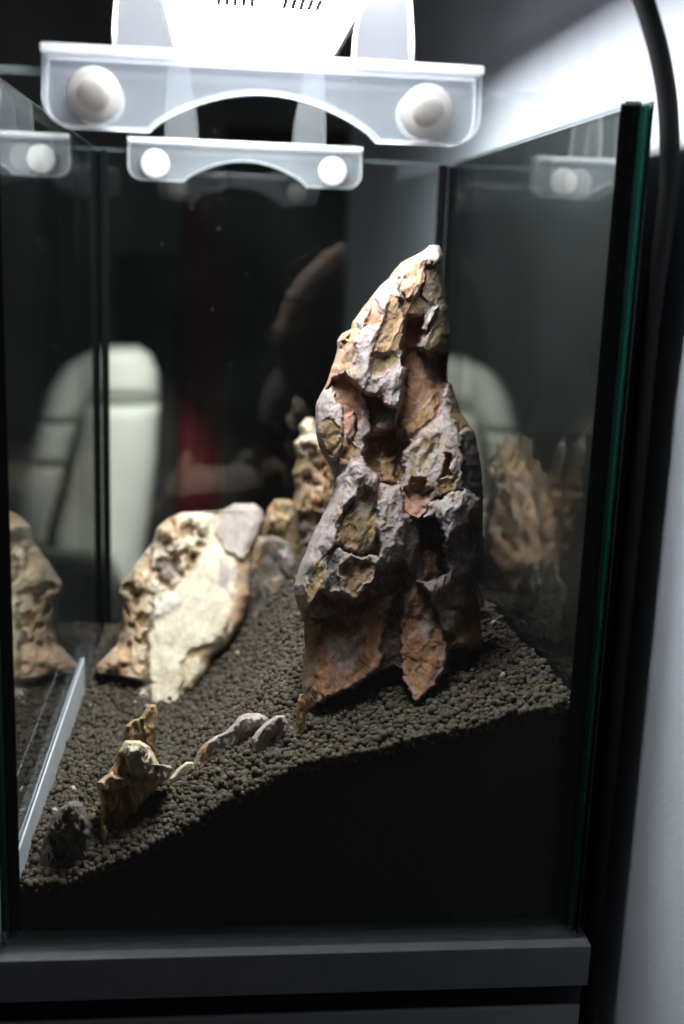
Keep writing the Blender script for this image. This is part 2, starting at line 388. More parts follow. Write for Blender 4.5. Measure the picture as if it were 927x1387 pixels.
def build_granules():
    cen = []; rad = []
    s = .0025; y = GT+.0017
    rows = 0
    while y < GD-GT-.0015:
        x = GT+.0017 + (s/2 if rows % 2 else 0)
        while x < GW-GT-.0015:
            cen.append((x, y)); x += s
        y += s*.87; rows += 1
    cen = np.array(cen); n = len(cen)
    cen += RNG.normal(0, .00055, cen.shape)
    rad = np.clip(RNG.normal(.00145, .00027, n), .0008, .0023)
    # extra loose granules on top
    k = n//5
    ex = np.stack([RNG.uniform(GT+.002, GW-GT-.002, k), RNG.uniform(GT+.002, GD-GT-.002, k)], -1)
    cen = np.concatenate([cen, ex]); rad = np.concatenate([rad, np.clip(RNG.normal(.0016, .0003, k), .0009, .0024)])
    cen[:, 0] = np.clip(cen[:, 0], GT+rad*1.05, GW-GT-rad*1.05); cen[:, 1] = np.clip(cen[:, 1], GT+.0006+rad*1.05, GD-GT-rad*1.05)
    z = soil_z(cen[:, 0], cen[:, 1]) + RNG.normal(0, .00065, len(cen)) - .0012
    z[n:] += .0016
    z += .0016*perlin(np.stack([cen[:, 0]*70, cen[:, 1]*70, cen[:, 0]*0+3], -1))
    C3 = np.concatenate([cen, z[:, None]], 1)
    fx = np.concatenate([np.arange(GT+.002, GW-GT-.002, .0029)+o for o in (0, .0014)])
    fz = np.repeat([-.0026, -.0048], len(fx)//2)
    fr = np.clip(RNG.normal(.0017, .00025, len(fx)), .001, .0023)
    fx = np.clip(fx+RNG.normal(0, .0005, len(fx)), GT+.0025, GW-GT-.0025)
    fy = GT+.0008+fr*1.1+np.abs(RNG.normal(0, .0007, len(fx)))
    C3 = np.concatenate([C3, np.stack([fx, fy, soil_z(fx, fy)+fz+RNG.normal(0, .0005, len(fx))], -1)]); rad = np.concatenate([rad, fr])
    V = []; F = []; T = []; off = 0
    near = C3[:, 1] < .20
    for sub, sel in ((2, near), (1, ~near)):
        bv, bf = ico(sub); c = C3[sel]; r = rad[sel]; m = len(c)
        sc = RNG.uniform(.82, 1.18, (m, 1, 3))
        # random rotations
        q = RNG.normal(size=(m, 4)); q /= np.linalg.norm(q, axis=1)[:, None]
        w, a, b, d = q.T
        Rm = np.stack([1-2*(b*b+d*d), 2*(a*b-d*w), 2*(a*d+b*w), 2*(a*b+d*w), 1-2*(a*a+d*d), 2*(b*d-a*w), 2*(a*d-b*w), 2*(b*d+a*w), 1-2*(a*a+b*b)], -1).reshape(m, 3, 3)
        jit = 1+RNG.normal(0, .085, (m, len(bv), 1))
        vv = np.einsum('mij,mvj->mvi', Rm, bv[None]*sc*jit)*r[:, None, None]+c[:, None, :]
        V.append(vv.reshape(-1, 3)); F.append((bf[None]+np.arange(m)[:, None, None]*len(bv)).reshape(-1, 3)+off); off += m*len(bv)
        base = np.array([.080, .065, .048])*np.exp(RNG.normal(0, .22, (m, 1)))*(1+RNG.normal(0, .04, (m, 3)))
        pale = RNG.random(m) < .003; base[pale] = np.array([.42, .38, .30])
        T.append(np.repeat(base, len(bv), 0))
    V = np.concatenate(V); F = np.concatenate(F); T = np.concatenate(T)
    me = mesh_np('soil_granules', V, F, T)
    tag(link('soil_granules', me, M['granule']), 'dark brown granulated aquarium soil banked up to the right', 'soil', kind='stuff')
def mesh_np(name, V, F, T=None):
    me = bpy.data.meshes.new(name); k = F.shape[1]
    me.vertices.add(len(V)); me.vertices.foreach_set('co', V.astype(np.float32).ravel())
    me.loops.add(F.size); me.loops.foreach_set('vertex_index', F.astype(np.int32).ravel())
    me.polygons.add(len(F)); me.polygons.foreach_set('loop_start', np.arange(0, F.size, k, dtype=np.int32))
    me.polygons.foreach_set('use_smooth', np.ones(len(F), bool))
    me.update(calc_edges=True); me.validate()
    if T is not None:
        a = me.color_attributes.new('tint', 'FLOAT_COLOR', 'POINT')
        a.data.foreach_set('color', np.concatenate([np.clip(T, 0, 1), np.ones((len(T), 1))], 1).astype(np.float32).ravel())
    return me
build_granules()

# ------------------------------------------------------------------ stones
# stone colours (minerals of the stone; D also paints shade in recesses and on undersides)
CL = dict(L=(.340, .284, .280), O=(.34, .205, .100), R=(.34, .155, .082), P=(.50, .31, .185), D=(.200, .160, .160),
          G=(.245, .180, .105), Y=(.42, .285, .115), K=(.38, .185, .125), I=(.68, .59, .45), B=(.32, .20, .10), W=(.60, .53, .47), T=(.46, .34, .17),
          M=(.36, .305, .295), S=(.13, .122, .105), X=(.8, .79, .76))
def poly_sd(U, V, poly):
    """signed distance, positive inside"""
    p = np.array(poly, float); q = np.roll(p, -1, 0)
    best = np.full(U.shape, 1e18); ins = np.zeros(U.shape, bool)
    for (ax, ay), (bx, by) in zip(p, q):
        ex, ey = bx-ax, by-ay; wx, wy = U-ax, V-ay
        t = np.clip((wx*ex+wy*ey)/(ex*ex+ey*ey+1e-9), 0, 1)
        best = np.minimum(best, (wx-ex*t)**2+(wy-ey*t)**2)
        c = ((ay > V) != (by > V)) & (U < (bx-ax)*(V-ay)/(by-ay+1e-12)+ax)
        ins ^= c
    d = np.sqrt(best); return np.where(ins, d, -d)
def sstep(x): x = np.clip(x, 0, 1); return x*x*(3-2*x)
def stone(name, left, right, y_mid, tf, tb, patches, base='L', step=2.0, ncol=120, rnd=40, warp=3.0, rough=1.0,
          seed=0, mat=None, label=None, group=None, cat='stone', striate=1.0, auto=0, auto_cols='OGR', ridge='L', rimk=.22, ns=1.0, mottle=1.0, backshade=.85, pits=(), tone=1.0):
    """a stone measured from its outline: closed tube of rows; front relief from patches of
    (polygon, height mm, soft edge px, colour, slope across, slope down, bulge mm)"""
    left = np.array(left, float); right = np.array(right, float)
    v0 = max(left[0, 1], right[0, 1]); v1 = min(left[-1, 1], right[-1, 1])
    rows = np.arange(v0, v1+.01, step); nr = len(rows)
    uL = np.interp(rows, left[:, 1], left[:, 0]); uR = np.interp(rows, right[:, 1], right[:, 0])
    jit = fbm(np.stack([rows*.07, rows*0+seed, rows*0], -1), 2)*1.3*min(warp, 3.2)/3
    jit2 = fbm(np.stack([rows*.08, rows*0+seed+40, rows*0], -1), 3)*2.0*min(warp, 3.2)/3
    uL = uL+jit; uR = np.maximum(uR+jit2, uL+1.0)
    nb = max(24, ncol//3)
    th = np.concatenate([np.linspace(0, math.pi, ncol, endpoint=False), np.linspace(math.pi, 2*math.pi, nb, endpoint=False)])
    nt = len(th)
    s = np.where(th <= math.pi, .25*(1-np.cos(th))+.5*th/math.pi, .5-.5*np.cos(th))
    U = uL[:, None]+(uR-uL)[:, None]*s[None, :]; Vv = np.repeat(rows[:, None], nt, 1)
    front = np.repeat((th < math.pi)[None, :], nr, 0)
    e = np.minimum(U-uL[:, None], uR[:, None]-U)
    ev = np.minimum(1, (rows-rows[0]+1.5)/(rnd*.5))[:, None]
    W = np.maximum((uR-uL)[:, None]*.5, 1)
    rr = np.minimum(rnd, W)
    prof = np.sqrt(np.clip(1-(1-np.clip(e/rr, 0, 1))**2, 0, 1))*np.sqrt(ev)*np.minimum(1, (W/rnd))**.7
    # relief
    q = np.stack([U/14, Vv/14, np.full(U.shape, seed+.5)], -1)
    wu = U+warp*perlin(q)*1.5+warp*.45*perlin(q*3.1+5); wv = Vv+warp*perlin(q+31)*1.5+warp*.45*perlin(q*3.1+61)
    H = np.zeros(U.shape); T = np.zeros(U.shape+(3,)); T[:] = CL[base]
    cn = fbm(np.stack([U/11, Vv/13, np.full(U.shape, seed+9.)], -1), 4)
    rg = random.Random(seed)
    pl = list(patches)
    for a in range(auto):
        vv = rg.uniform(rows[0]+8, rows[-1]-5); i = int((vv-rows[0])/step); uu = rg.uniform(uL[i]+4, uR[i]-4)
        r1 = rg.uniform(.05, .13)*(uR[i]-uL[i]+25); r2 = r1*rg.uniform(1.0, 2.2); an = rg.uniform(-.5, .5)
        pg = []
        for k in range(8):
            f = k/8*2*math.pi; rad = rg.uniform(.75, 1.2)
            x, y = r1*rad*math.cos(f), r2*rad*math.sin(f)
            pg.append((uu+x*math.cos(an)-y*math.sin(an), vv+x*math.sin(an)+y*math.cos(an)))
        pl.append((pg, rg.choice([-7, -5, -4, 4])*.001*1000*.6, 4, rg.choice(auto_cols), 0, 0, 0, 'add'))
    for pt in pl:
        pg, h, soft, c = pt[:4]; du, dv, bl = (tuple(pt[4:7])+(0, 0, 0))[:3] if len(pt) > 4 else (0, 0, 0)
        add = len(pt) > 7
        sd = poly_sd(wu, wv, pg); cx, cyv = np.mean(pg, 0)
        w = sstep(sd/soft+.5)
        val = h+du*(U-cx)+dv*(Vv-cyv)+bl*np.sqrt(np.clip(sd/25, 0, 1))
        H = H+w*val if add else H*(1-w)+val*w
        if c:
            wc = sstep(sd/(soft+7)+.6+1.1*cn)[..., None]*.88
            T = T*(1-wc)+np.array(CL[c])*wc
    for pg, dep, size, c in pits:
        w = sstep(poly_sd(wu, wv, pg)/14+.5)
        n = fbm(np.stack([wu/size, wv/(size*1.25), np.full(U.shape, seed+71.)], -1), 2)
        k = w*sstep((n-.02)/.28); H = H-dep*k+w*2.0*sstep((-n-.05)/.3)
        T = T*(1-.75*k[..., None])+np.array(CL[c])*.75*k[..., None]
    # rock grain: a lean, streaky fracture pattern, then finer roughness
    a = .28; gu = U*math.cos(a)+Vv*math.sin(a); gv = -U*math.sin(a)+Vv*math.cos(a)
    gu = gu/ns; gv = gv/ns
    wq = np.stack([gu/20, gv/24, np.full(U.shape, seed+6.)], -1); du_ = 6*perlin(wq); dv_ = 6*perlin(wq+21)
    g1 = fbm(np.stack([(gu+du_)/19, (gv+dv_)/(19+16*striate), np.full(U.shape, seed+2.)], -1), 3, True)
    g2 = fbm(np.stack([(gu+du_)/8, (gv+dv_)/(8+6*striate), np.full(U.shape, seed+3.)], -1), 3)
    g3 = fbm(np.stack([gu/3.4, gv/4.2, np.full(U.shape, seed+4.)], -1), 3, gain=.65)
    tn = fbm(np.stack([(gu+du_)/24, (gv+dv_)/(26+10*striate), np.full(U.shape, seed+5.)], -1), 4)*7
    terr = (np.floor(tn)+sstep((tn-np.floor(tn)-.4)/.2))/7          # flaky fracture steps
    g0 = fbm(np.stack([(gu+1.5*du_)/36, (gv+dv_)/(36+52*striate), np.full(U.shape, seed+1.)], -1), 2, True)
    N_ = rough*(3.2*g0+.75*g1+.75*g2+.34*g3+2.6*terr)*(.35+.65*ns)
    # pale worn arrises: raised narrow crests keep the ridge mineral
    if nr > 12:
        Hb = H+N_; k = 5
        lap = Hb-.25*(np.roll(Hb, k, 1)+np.roll(Hb, -k, 1)+np.roll(Hb, k, 0)+np.roll(Hb, -k, 0))
        wr = (sstep(lap/2.2)*rimk)[..., None]
        T = T*(1-wr)+np.array(CL[ridge])*1.08*wr
    if mottle:
        n1 = fbm(np.stack([(gu+du_)/13, (gv+dv_)/20, np.full(U.shape, seed+8.)], -1), 4)
        n2 = fbm(np.stack([(gu-du_)/11, (gv-dv_)/17, np.full(U.shape, seed+18.)], -1), 4)
        for n_, c_, k_ in ((n1, 'B', .45), (-n1, 'M', .50), (n2, 'K', .26), (-n2, 'P', .22)):
            w_ = (sstep((n_-.10)/.22)*k_*mottle)[..., None]; T = T*(1-w_)+np.array(CL[c_])*w_
    hue = fbm(np.stack([U/30, Vv/38, np.full(U.shape, seed+7.)], -1), 4)[..., None]
    T = T*(1+.28*hue)*tone
    fade = sstep(e/6)*ev
    wb = (np.where(front, 0, 1)*sstep(e/16)*backshade)[..., None]; T = T*(1-wb)+np.array((.024, .021, .020))*wb  # back faces painted as if in shade, dimming their reflection in the glass
    ym = np.array([y_mid(v) for v in rows])[:, None] if callable(y_mid) else y_mid
    tfv = np.array([tf(v) for v in rows])[:, None] if callable(tf) else tf
    yf = ym-tfv*prof-(H+N_)*.001*fade
    bn = fbm(np.stack([U/26, Vv/30, np.full(U.shape, seed+12.)], -1), 4)*.008
    yb = ym+tb*prof+bn*fade
    yb = np.maximum(yb, ym+.0005); 
    Y = np.where(front, yf, yb)
    Pw = on_y(U, Vv, Y)
    Pw = Pw.reshape(-1, 3); T = T.reshape(-1, 3)
    i = np.arange(nr-1)[:, None]; j = np.arange(nt)[None, :]; j2 = (j+1) % nt
    F = np.stack([i*nt+j, i*nt+j2, (i+1)*nt+j2, (i+1)*nt+j], -1).reshape(-1, 4)
    # caps
    c0 = Pw[:nt].mean(0); c1 = Pw[-nt:].mean(0); n = len(Pw)
    Pw = np.concatenate([Pw, [c0, c1]]); T = np.concatenate([T, [T[:nt].mean(0), T[-nt:].mean(0)]])
    jj = np.arange(nt); jn = (jj+1) % nt
    tri = np.concatenate([np.stack([np.full(nt, n), jn, jj], -1), np.stack([np.full(nt, n+1), (nr-1)*nt+jj, (nr-1)*nt+jn], -1)])
    F = np.concatenate([np.stack([F[:, 0], F[:, 1], F[:, 2]], -1), np.stack([F[:, 0], F[:, 2], F[:, 3]], -1), tri])
    F = F[:, ::-1]
    org = np.array([Pw[:, 0].mean(), Pw[:, 1].mean(), Pw[:, 2].min()])
    me = mesh_np(name, Pw-org, F, T)
    o = link(name, me, mat or M['stone']); o.location = org
    bm = bmesh.new(); bm.from_mesh(me); bmesh.ops.recalc_face_normals(bm, faces=bm.faces); bm.to_mesh(me); bm.free()
    if label: tag(o, label, cat, group)
    return o

def y_soil(u, v): return float(soil_hit(u, v)[1])

# --- the tall stone
ML = [(583, 332), (573, 340), (563, 346), (552, 351), (543, 356), (536, 364), (527, 377), (515, 387), (505, 400), (497, 410), (486, 425), (478, 436), (475, 446),
      (463, 452), (457, 462), (457, 478), (450, 497), (445, 513), (437, 530), (429, 545), (427, 562), (428, 585), (432, 605), (441, 622), (449, 634),
      (453, 645), (452, 660), (447, 680), (436, 700), (425, 722), (415, 745), (407, 765), (402, 780), (399, 792), (399, 806), (403, 820), (408, 832), (412, 845),
      (413, 880), (411, 900), (409, 930), (410, 960), (409, 1000), (408, 1040)]
ML = sorted(ML, key=lambda p: p[1])
MR = [(595, 332), (598, 337), (600, 345), (600, 372), (604, 395), (607, 420), (610, 450), (608, 475), (606, 500), (607, 515), (612, 520), (618, 540), (625, 560),
      (634, 572), (643, 585), (648, 610), (653, 640), (655, 675), (654, 720), (656, 750), (655, 775), (650, 790), (645, 803), (650, 820), (652, 840),
      (653, 868), (653, 920), (650, 1040)]
MP = [
 # upper right tip
 ([(578, 363), (601, 350), (606, 400), (604, 415), (585, 412), (572, 400)], 1, 5, 'G', -.25, 0, 2),
 ([(556, 352), (578, 333), (600, 334), (601, 352), (579, 363), (573, 391), (560, 409), (546, 403), (548, 374)], 9, 4, 'P', -.06, -.05, 3),
 ([(572, 338), (578, 332), (602, 332), (602, 353), (580, 362), (573, 352)], 10, 4, 'L', -.15, 0, 3),
 ([(541, 348), (556, 349), (552, 366), (546, 386), (528, 383), (526, 374)], 2, 4, 'P', 0, 0, 2),
 ([(534, 362), (543, 358), (543, 384), (531, 379)], -2, 3, 'O'),
 # upper plate
 ([(519, 382), (541, 382), (546, 402), (556, 412), (549, 440), (547, 470), (544, 488), (548, 512), (544, 535), (531, 556), (520, 548), (511, 535),
   (490, 530), (478, 521), (468, 506), (476, 480), (482, 450), (488, 425), (503, 400)], 10, 5, 'L', .02, .03, 5),
 ([(504, 404), (517, 410), (512, 442), (494, 444)], 8, 5, 'R', .1, .02, 0),
 ([(528, 400), (545, 406), (552, 418), (547, 440), (546, 470), (541, 490), (522, 502), (504, 506), (502, 484), (512, 458), (520, 430)], 11, 6, 'O', -.04, .02, 2),
 ([(540, 404), (570, 402), (580, 412), (562, 428), (548, 440)], 3, 7, 'B', -.1, -.1, 0),
 ([(506, 482), (528, 478), (542, 484), (541, 494), (515, 508), (503, 508)], 10, 8, 'G', 0, .05, 0),
 ([(512, 514), (546, 498), (549, 515), (544, 536), (531, 556), (520, 546)], 15, 4, 'L', 0, .02, 3),
 # left flank
 ([(484, 446), (474, 446), (462, 452), (455, 466), (455, 482), (447, 505), (438, 526), (447, 527), (466, 514), (478, 498), (482, 474)], 4, 5, 'P', .1, 0, 1),
 ([(474, 441), (481, 446), (477, 458), (470, 458)], 1, 4, 'O'), ([(464, 462), (471, 462), (468, 476), (462, 476)], 0, 4, 'K'),
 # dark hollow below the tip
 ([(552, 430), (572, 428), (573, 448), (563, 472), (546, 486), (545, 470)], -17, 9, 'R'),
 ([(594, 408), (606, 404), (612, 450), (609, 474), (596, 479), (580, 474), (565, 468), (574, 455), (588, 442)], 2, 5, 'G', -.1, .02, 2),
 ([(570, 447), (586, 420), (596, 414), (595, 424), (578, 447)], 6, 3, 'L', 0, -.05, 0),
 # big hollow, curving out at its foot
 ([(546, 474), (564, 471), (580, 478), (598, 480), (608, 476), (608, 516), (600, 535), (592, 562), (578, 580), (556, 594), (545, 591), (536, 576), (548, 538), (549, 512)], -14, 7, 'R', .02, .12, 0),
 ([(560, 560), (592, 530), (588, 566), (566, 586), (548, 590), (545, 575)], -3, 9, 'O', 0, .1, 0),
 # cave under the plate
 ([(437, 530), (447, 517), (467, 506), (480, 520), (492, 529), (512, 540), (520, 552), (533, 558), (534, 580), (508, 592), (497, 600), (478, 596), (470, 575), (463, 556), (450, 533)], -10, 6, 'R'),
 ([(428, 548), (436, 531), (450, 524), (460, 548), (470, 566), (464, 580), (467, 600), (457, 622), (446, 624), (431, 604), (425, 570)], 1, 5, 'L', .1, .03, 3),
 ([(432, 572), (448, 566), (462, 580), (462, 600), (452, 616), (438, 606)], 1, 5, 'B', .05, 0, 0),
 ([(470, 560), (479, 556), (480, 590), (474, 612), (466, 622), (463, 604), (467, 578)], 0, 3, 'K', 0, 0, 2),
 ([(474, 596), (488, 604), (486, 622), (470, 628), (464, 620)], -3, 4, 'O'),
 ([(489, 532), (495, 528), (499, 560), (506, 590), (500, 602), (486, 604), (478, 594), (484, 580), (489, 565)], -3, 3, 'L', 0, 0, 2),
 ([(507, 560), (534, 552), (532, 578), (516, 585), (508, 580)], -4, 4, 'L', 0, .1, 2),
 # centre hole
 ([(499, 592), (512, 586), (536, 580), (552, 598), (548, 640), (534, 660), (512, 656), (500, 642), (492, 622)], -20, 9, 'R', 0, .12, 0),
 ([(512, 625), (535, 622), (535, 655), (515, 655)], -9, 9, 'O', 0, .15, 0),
 # right lobe
 ([(604, 517), (612, 519), (618, 545), (630, 570), (645, 585), (652, 620), (657, 660), (655, 685), (640, 670), (625, 664), (605, 668), (590, 676), (570, 706), (553, 696), (542, 672),
   (546, 655), (549, 640), (545, 615), (551, 600), (565, 590), (580, 578), (591, 564), (598, 540)], 9, 5, 'L', .02, .05, 4),
 ([(612, 520), (619, 545), (632, 570), (640, 583), (624, 588), (614, 570), (610, 545)], 3, 4, 'O', -.3, 0, 0),
 ([(624, 598), (632, 580), (645, 584), (654, 620), (658, 660), (654, 684), (640, 668), (626, 658), (629, 618)], 3, 4, 'D', -.35, 0, 0),  # right-facing side, its shade painted in as a darker colour
 ([(577, 594), (594, 590), (588, 614), (574, 640), (560, 643), (550, 622), (560, 604)], 10, 11, 'G', 0, .05, 0),
 ([(603, 618), (613, 616), (611, 646), (599, 648)], 6, 4, 'O'),
 ([(556, 645), (578, 648), (572, 664), (560, 678), (552, 672)], 8, 5, 'Y'), ([(594, 652), (618, 648), (612, 666), (594, 674)], 11, 5, 'Y'),
 ([(537, 664), (556, 660), (584, 664), (578, 690), (570, 706), (554, 696), (541, 690)], 7, 11, 'K', 0, .12, 0),
 ([(536, 664), (550, 676), (546, 700), (536, 690)], 5, 5, 'R'),
 # lower right lobe, underside shade painted in with the dark colour
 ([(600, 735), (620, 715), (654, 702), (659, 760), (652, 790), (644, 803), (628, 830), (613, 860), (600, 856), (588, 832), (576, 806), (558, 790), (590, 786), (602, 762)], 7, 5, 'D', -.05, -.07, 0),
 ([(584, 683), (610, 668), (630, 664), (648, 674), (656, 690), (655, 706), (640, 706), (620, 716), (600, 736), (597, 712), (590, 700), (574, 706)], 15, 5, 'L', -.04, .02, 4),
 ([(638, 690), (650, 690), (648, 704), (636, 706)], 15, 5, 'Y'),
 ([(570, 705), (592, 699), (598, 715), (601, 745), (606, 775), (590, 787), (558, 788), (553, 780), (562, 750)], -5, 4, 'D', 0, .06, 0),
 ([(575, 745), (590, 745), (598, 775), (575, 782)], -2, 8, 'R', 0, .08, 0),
 ([(588, 785), (604, 778), (602, 798), (590, 812), (580, 800)], 9, 4, 'L', 0, -.1, 0),
 ([(596, 830), (618, 826), (616, 850), (606, 860), (598, 850)], 5, 5, 'L', 0, -.1, 0),
 # lower left arm
 ([(490, 620), (500, 635), (511, 640), (513, 652), (505, 664), (494, 662), (482, 692), (464, 694), (460, 738), (446, 748), (428, 792), (413, 818), (408, 830), (398, 816), (394, 797),
   (404, 765), (423, 722), (443, 685), (453, 650), (470, 636)], 10, 5, 'L', .05, .03, 4),
 ([(482, 672), (496, 660), (508, 680), (507, 700), (514, 690), (519, 715), (506, 738), (490, 750), (476, 748), (459, 740), (457, 720), (466, 690)], 6, 11, 'G', .02, .07, 0),
 ([(462, 705), (480, 700), (484, 735), (468, 742)], 6, 8, 'O', 0, .04, 0), ([(494, 712), (514, 694), (517, 718), (502, 736)], 7, 5, 'Y', 0, .04, 0),
 ([(512, 680), (525, 660), (541, 657), (548, 692), (551, 720), (545, 756), (524, 768), (512, 762), (519, 735), (511, 710)], 11, 5, 'L', .0, .03, 4),
 ([(541, 692), (560, 698), (573, 706), (564, 750), (552, 786), (535, 778), (544, 750), (549, 720)], 7, 6, 'D', -.3, -.05, 0),  # flank turned down to the right, coloured dark as if shaded
 ([(426, 790), (444, 752), (462, 745), (478, 752), (505, 752), (524, 764), (508, 775), (496, 802), (482, 811), (468, 802), (450, 800), (437, 799), (424, 817), (409, 831), (404, 820)], 12, 4, 'L', .02, .03, 3),
 ([(418, 800), (432, 768), (446, 756), (442, 776), (437, 799), (422, 815), (411, 829), (408, 815)], 12, 7, 'Y', 0, .02, 0),
 ([(462, 768), (476, 757), (500, 759), (506, 770), (496, 799), (483, 807), (470, 796)], 9, 10, 'O', .03, .06, 0),
 ([(446, 748), (461, 744), (460, 795), (446, 798)], 11, 4, 'M', .15, 0, 0),
 # recess under the overhang, its shade painted dark, and the rusty foot
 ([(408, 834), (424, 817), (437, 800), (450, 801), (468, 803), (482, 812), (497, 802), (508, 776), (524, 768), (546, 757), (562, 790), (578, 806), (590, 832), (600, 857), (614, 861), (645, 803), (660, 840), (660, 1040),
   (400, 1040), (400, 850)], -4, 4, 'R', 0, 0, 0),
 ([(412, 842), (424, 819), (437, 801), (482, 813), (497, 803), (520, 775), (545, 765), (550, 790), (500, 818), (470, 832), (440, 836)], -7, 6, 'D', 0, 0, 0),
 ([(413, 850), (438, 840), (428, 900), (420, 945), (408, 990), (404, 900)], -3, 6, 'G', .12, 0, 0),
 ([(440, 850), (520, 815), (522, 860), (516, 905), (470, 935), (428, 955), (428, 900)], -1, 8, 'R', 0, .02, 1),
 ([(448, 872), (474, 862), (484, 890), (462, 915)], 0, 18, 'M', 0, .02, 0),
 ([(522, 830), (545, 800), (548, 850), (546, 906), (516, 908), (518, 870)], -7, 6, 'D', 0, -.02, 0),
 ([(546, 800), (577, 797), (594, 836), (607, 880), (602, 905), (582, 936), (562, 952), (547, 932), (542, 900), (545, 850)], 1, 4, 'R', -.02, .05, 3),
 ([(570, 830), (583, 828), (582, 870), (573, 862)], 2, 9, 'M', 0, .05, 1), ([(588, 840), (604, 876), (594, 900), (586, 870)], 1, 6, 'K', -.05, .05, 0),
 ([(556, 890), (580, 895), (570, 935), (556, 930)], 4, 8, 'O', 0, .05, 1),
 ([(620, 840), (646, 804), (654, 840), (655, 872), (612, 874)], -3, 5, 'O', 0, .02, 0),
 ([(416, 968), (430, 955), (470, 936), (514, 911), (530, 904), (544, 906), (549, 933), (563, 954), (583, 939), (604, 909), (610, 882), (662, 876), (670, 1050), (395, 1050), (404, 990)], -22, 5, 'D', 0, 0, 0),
]
def m_mid(v): return float(np.interp(v, [330, 520, 700, 800, 840, 950, 1040], [.162, .142, .116, .104, .102, .078, .070]))
def m_tf(v): return float(np.interp(v, [330, 420, 560, 700, 820, 900, 1040], [.016, .024, .029, .033, .030, .026, .030]))
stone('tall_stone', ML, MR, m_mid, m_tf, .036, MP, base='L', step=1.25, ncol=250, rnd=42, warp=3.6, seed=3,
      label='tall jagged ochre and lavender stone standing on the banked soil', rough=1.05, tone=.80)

GRP = 'small stones set in the soil'
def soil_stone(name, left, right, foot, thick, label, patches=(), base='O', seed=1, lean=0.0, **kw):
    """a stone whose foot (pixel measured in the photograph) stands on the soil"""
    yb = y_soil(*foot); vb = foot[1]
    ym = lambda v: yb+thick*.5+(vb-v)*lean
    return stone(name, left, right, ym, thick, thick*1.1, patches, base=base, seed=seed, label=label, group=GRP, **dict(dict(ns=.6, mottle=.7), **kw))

# --- the ivory stone on the left
IL = [(318, 682), (300, 694), (268, 695), (245, 693), (226, 703), (212, 716), (207, 735), (196, 748), (182, 765), (164, 790), (160, 803), (166, 815), (165, 850), (158, 874),
      (140, 892), (128, 905), (131, 914), (150, 908), (176, 912), (198, 917), (196, 928), (176, 938), (178, 950), (184, 960), (190, 1010)]
IL = [(318, 682), (300, 692), (246, 694), (226, 703), (212, 716), (207, 735), (196, 748), (182, 765), (164, 790), (160, 803), (166, 815), (165, 850), (158, 874),
      (140, 892), (129, 904), (132, 912), (172, 918), (196, 924), (178, 938), (178, 950), (190, 964), (200, 1010)]
IR = [(345, 682), (357, 692), (359, 706), (352, 728), (343, 745), (342, 780), (340, 805), (330, 840), (312, 872), (290, 890), (282, 912), (268, 932), (250, 962), (240, 1010)]
IP = [
 ([(206, 716), (228, 700), (262, 692), (288, 700), (276, 740), (262, 772), (232, 800), (205, 806), (165, 800), (185, 765)], 1, 9, 'I', .05, 0, 4),
 ([(214, 712), (232, 700), (252, 704), (250, 724), (232, 734), (214, 728)], 6, 10, 'P', 0, 0, 5), ([(256, 696), (276, 698), (274, 722), (258, 724)], 6, 10, 'I', 0, 0, 5),
 ([(176, 776), (194, 764), (204, 784), (196, 808), (178, 806)], 3, 10, 'B', 0, 0, 5),
 ([(212, 758), (240, 755), (242, 780), (228, 792), (213, 784)], -2, 8, 'D'), ([(252, 752), (270, 750), (264, 776), (250, 782)], -2, 9, 'B'),
 ([(164, 800), (198, 800), (202, 830), (192, 872), (168, 890), (150, 900), (160, 860)], -3, 10, 'B', .1, 0, 3),
 ([(296, 694), (322, 680), (354, 680), (362, 700), (350, 730), (330, 758), (306, 745), (290, 722)], 3, 5, 'M', .05, .06, 0),
 ([(204, 815), (232, 800), (262, 772), (285, 738), (305, 748), (326, 764), (328, 795), (318, 832), (298, 866), (264, 884), (250, 920), (240, 962), (205, 960), (200, 920), (200, 870)], 4, 12, 'I', .02, .03, 2),
 ([(206, 815), (234, 804), (246, 818), (225, 832), (206, 842)], 6, 9, 'W', 0, 0, 1),
 ([(324, 762), (346, 758), (345, 800), (331, 844), (308, 876), (314, 820)], 2, 9, 'P', -.2, 0, 0),
 ([(298, 765), (322, 768), (312, 800), (298, 797)], 4, 12, 'M'),
 ([(262, 880), (292, 884), (284, 912), (262, 942), (248, 930), (246, 900)], 2, 10, 'B', -.05, .03, 2),
 ([(252, 895), (274, 895), (270, 920), (252, 924)], 4, 10, 'I'),
 ([(130, 898), (160, 874), (186, 885), (196, 914), (140, 916)], -3, 8, 'P', .05, 0, 3),
]
iy = .258
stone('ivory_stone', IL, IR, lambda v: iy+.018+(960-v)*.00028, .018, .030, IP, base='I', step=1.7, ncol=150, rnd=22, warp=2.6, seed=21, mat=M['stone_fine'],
      rough=.45, backshade=.3, pits=[([(125, 920), (160, 780), (205, 712), (232, 694), (290, 694), (272, 750), (235, 800), (206, 820), (198, 925)], 6.5, 19, 'B')], ridge='I', rimk=.2, ns=1.2, mottle=.45, label='large ivory coloured pitted stone leaning on the soil at left', striate=.3)

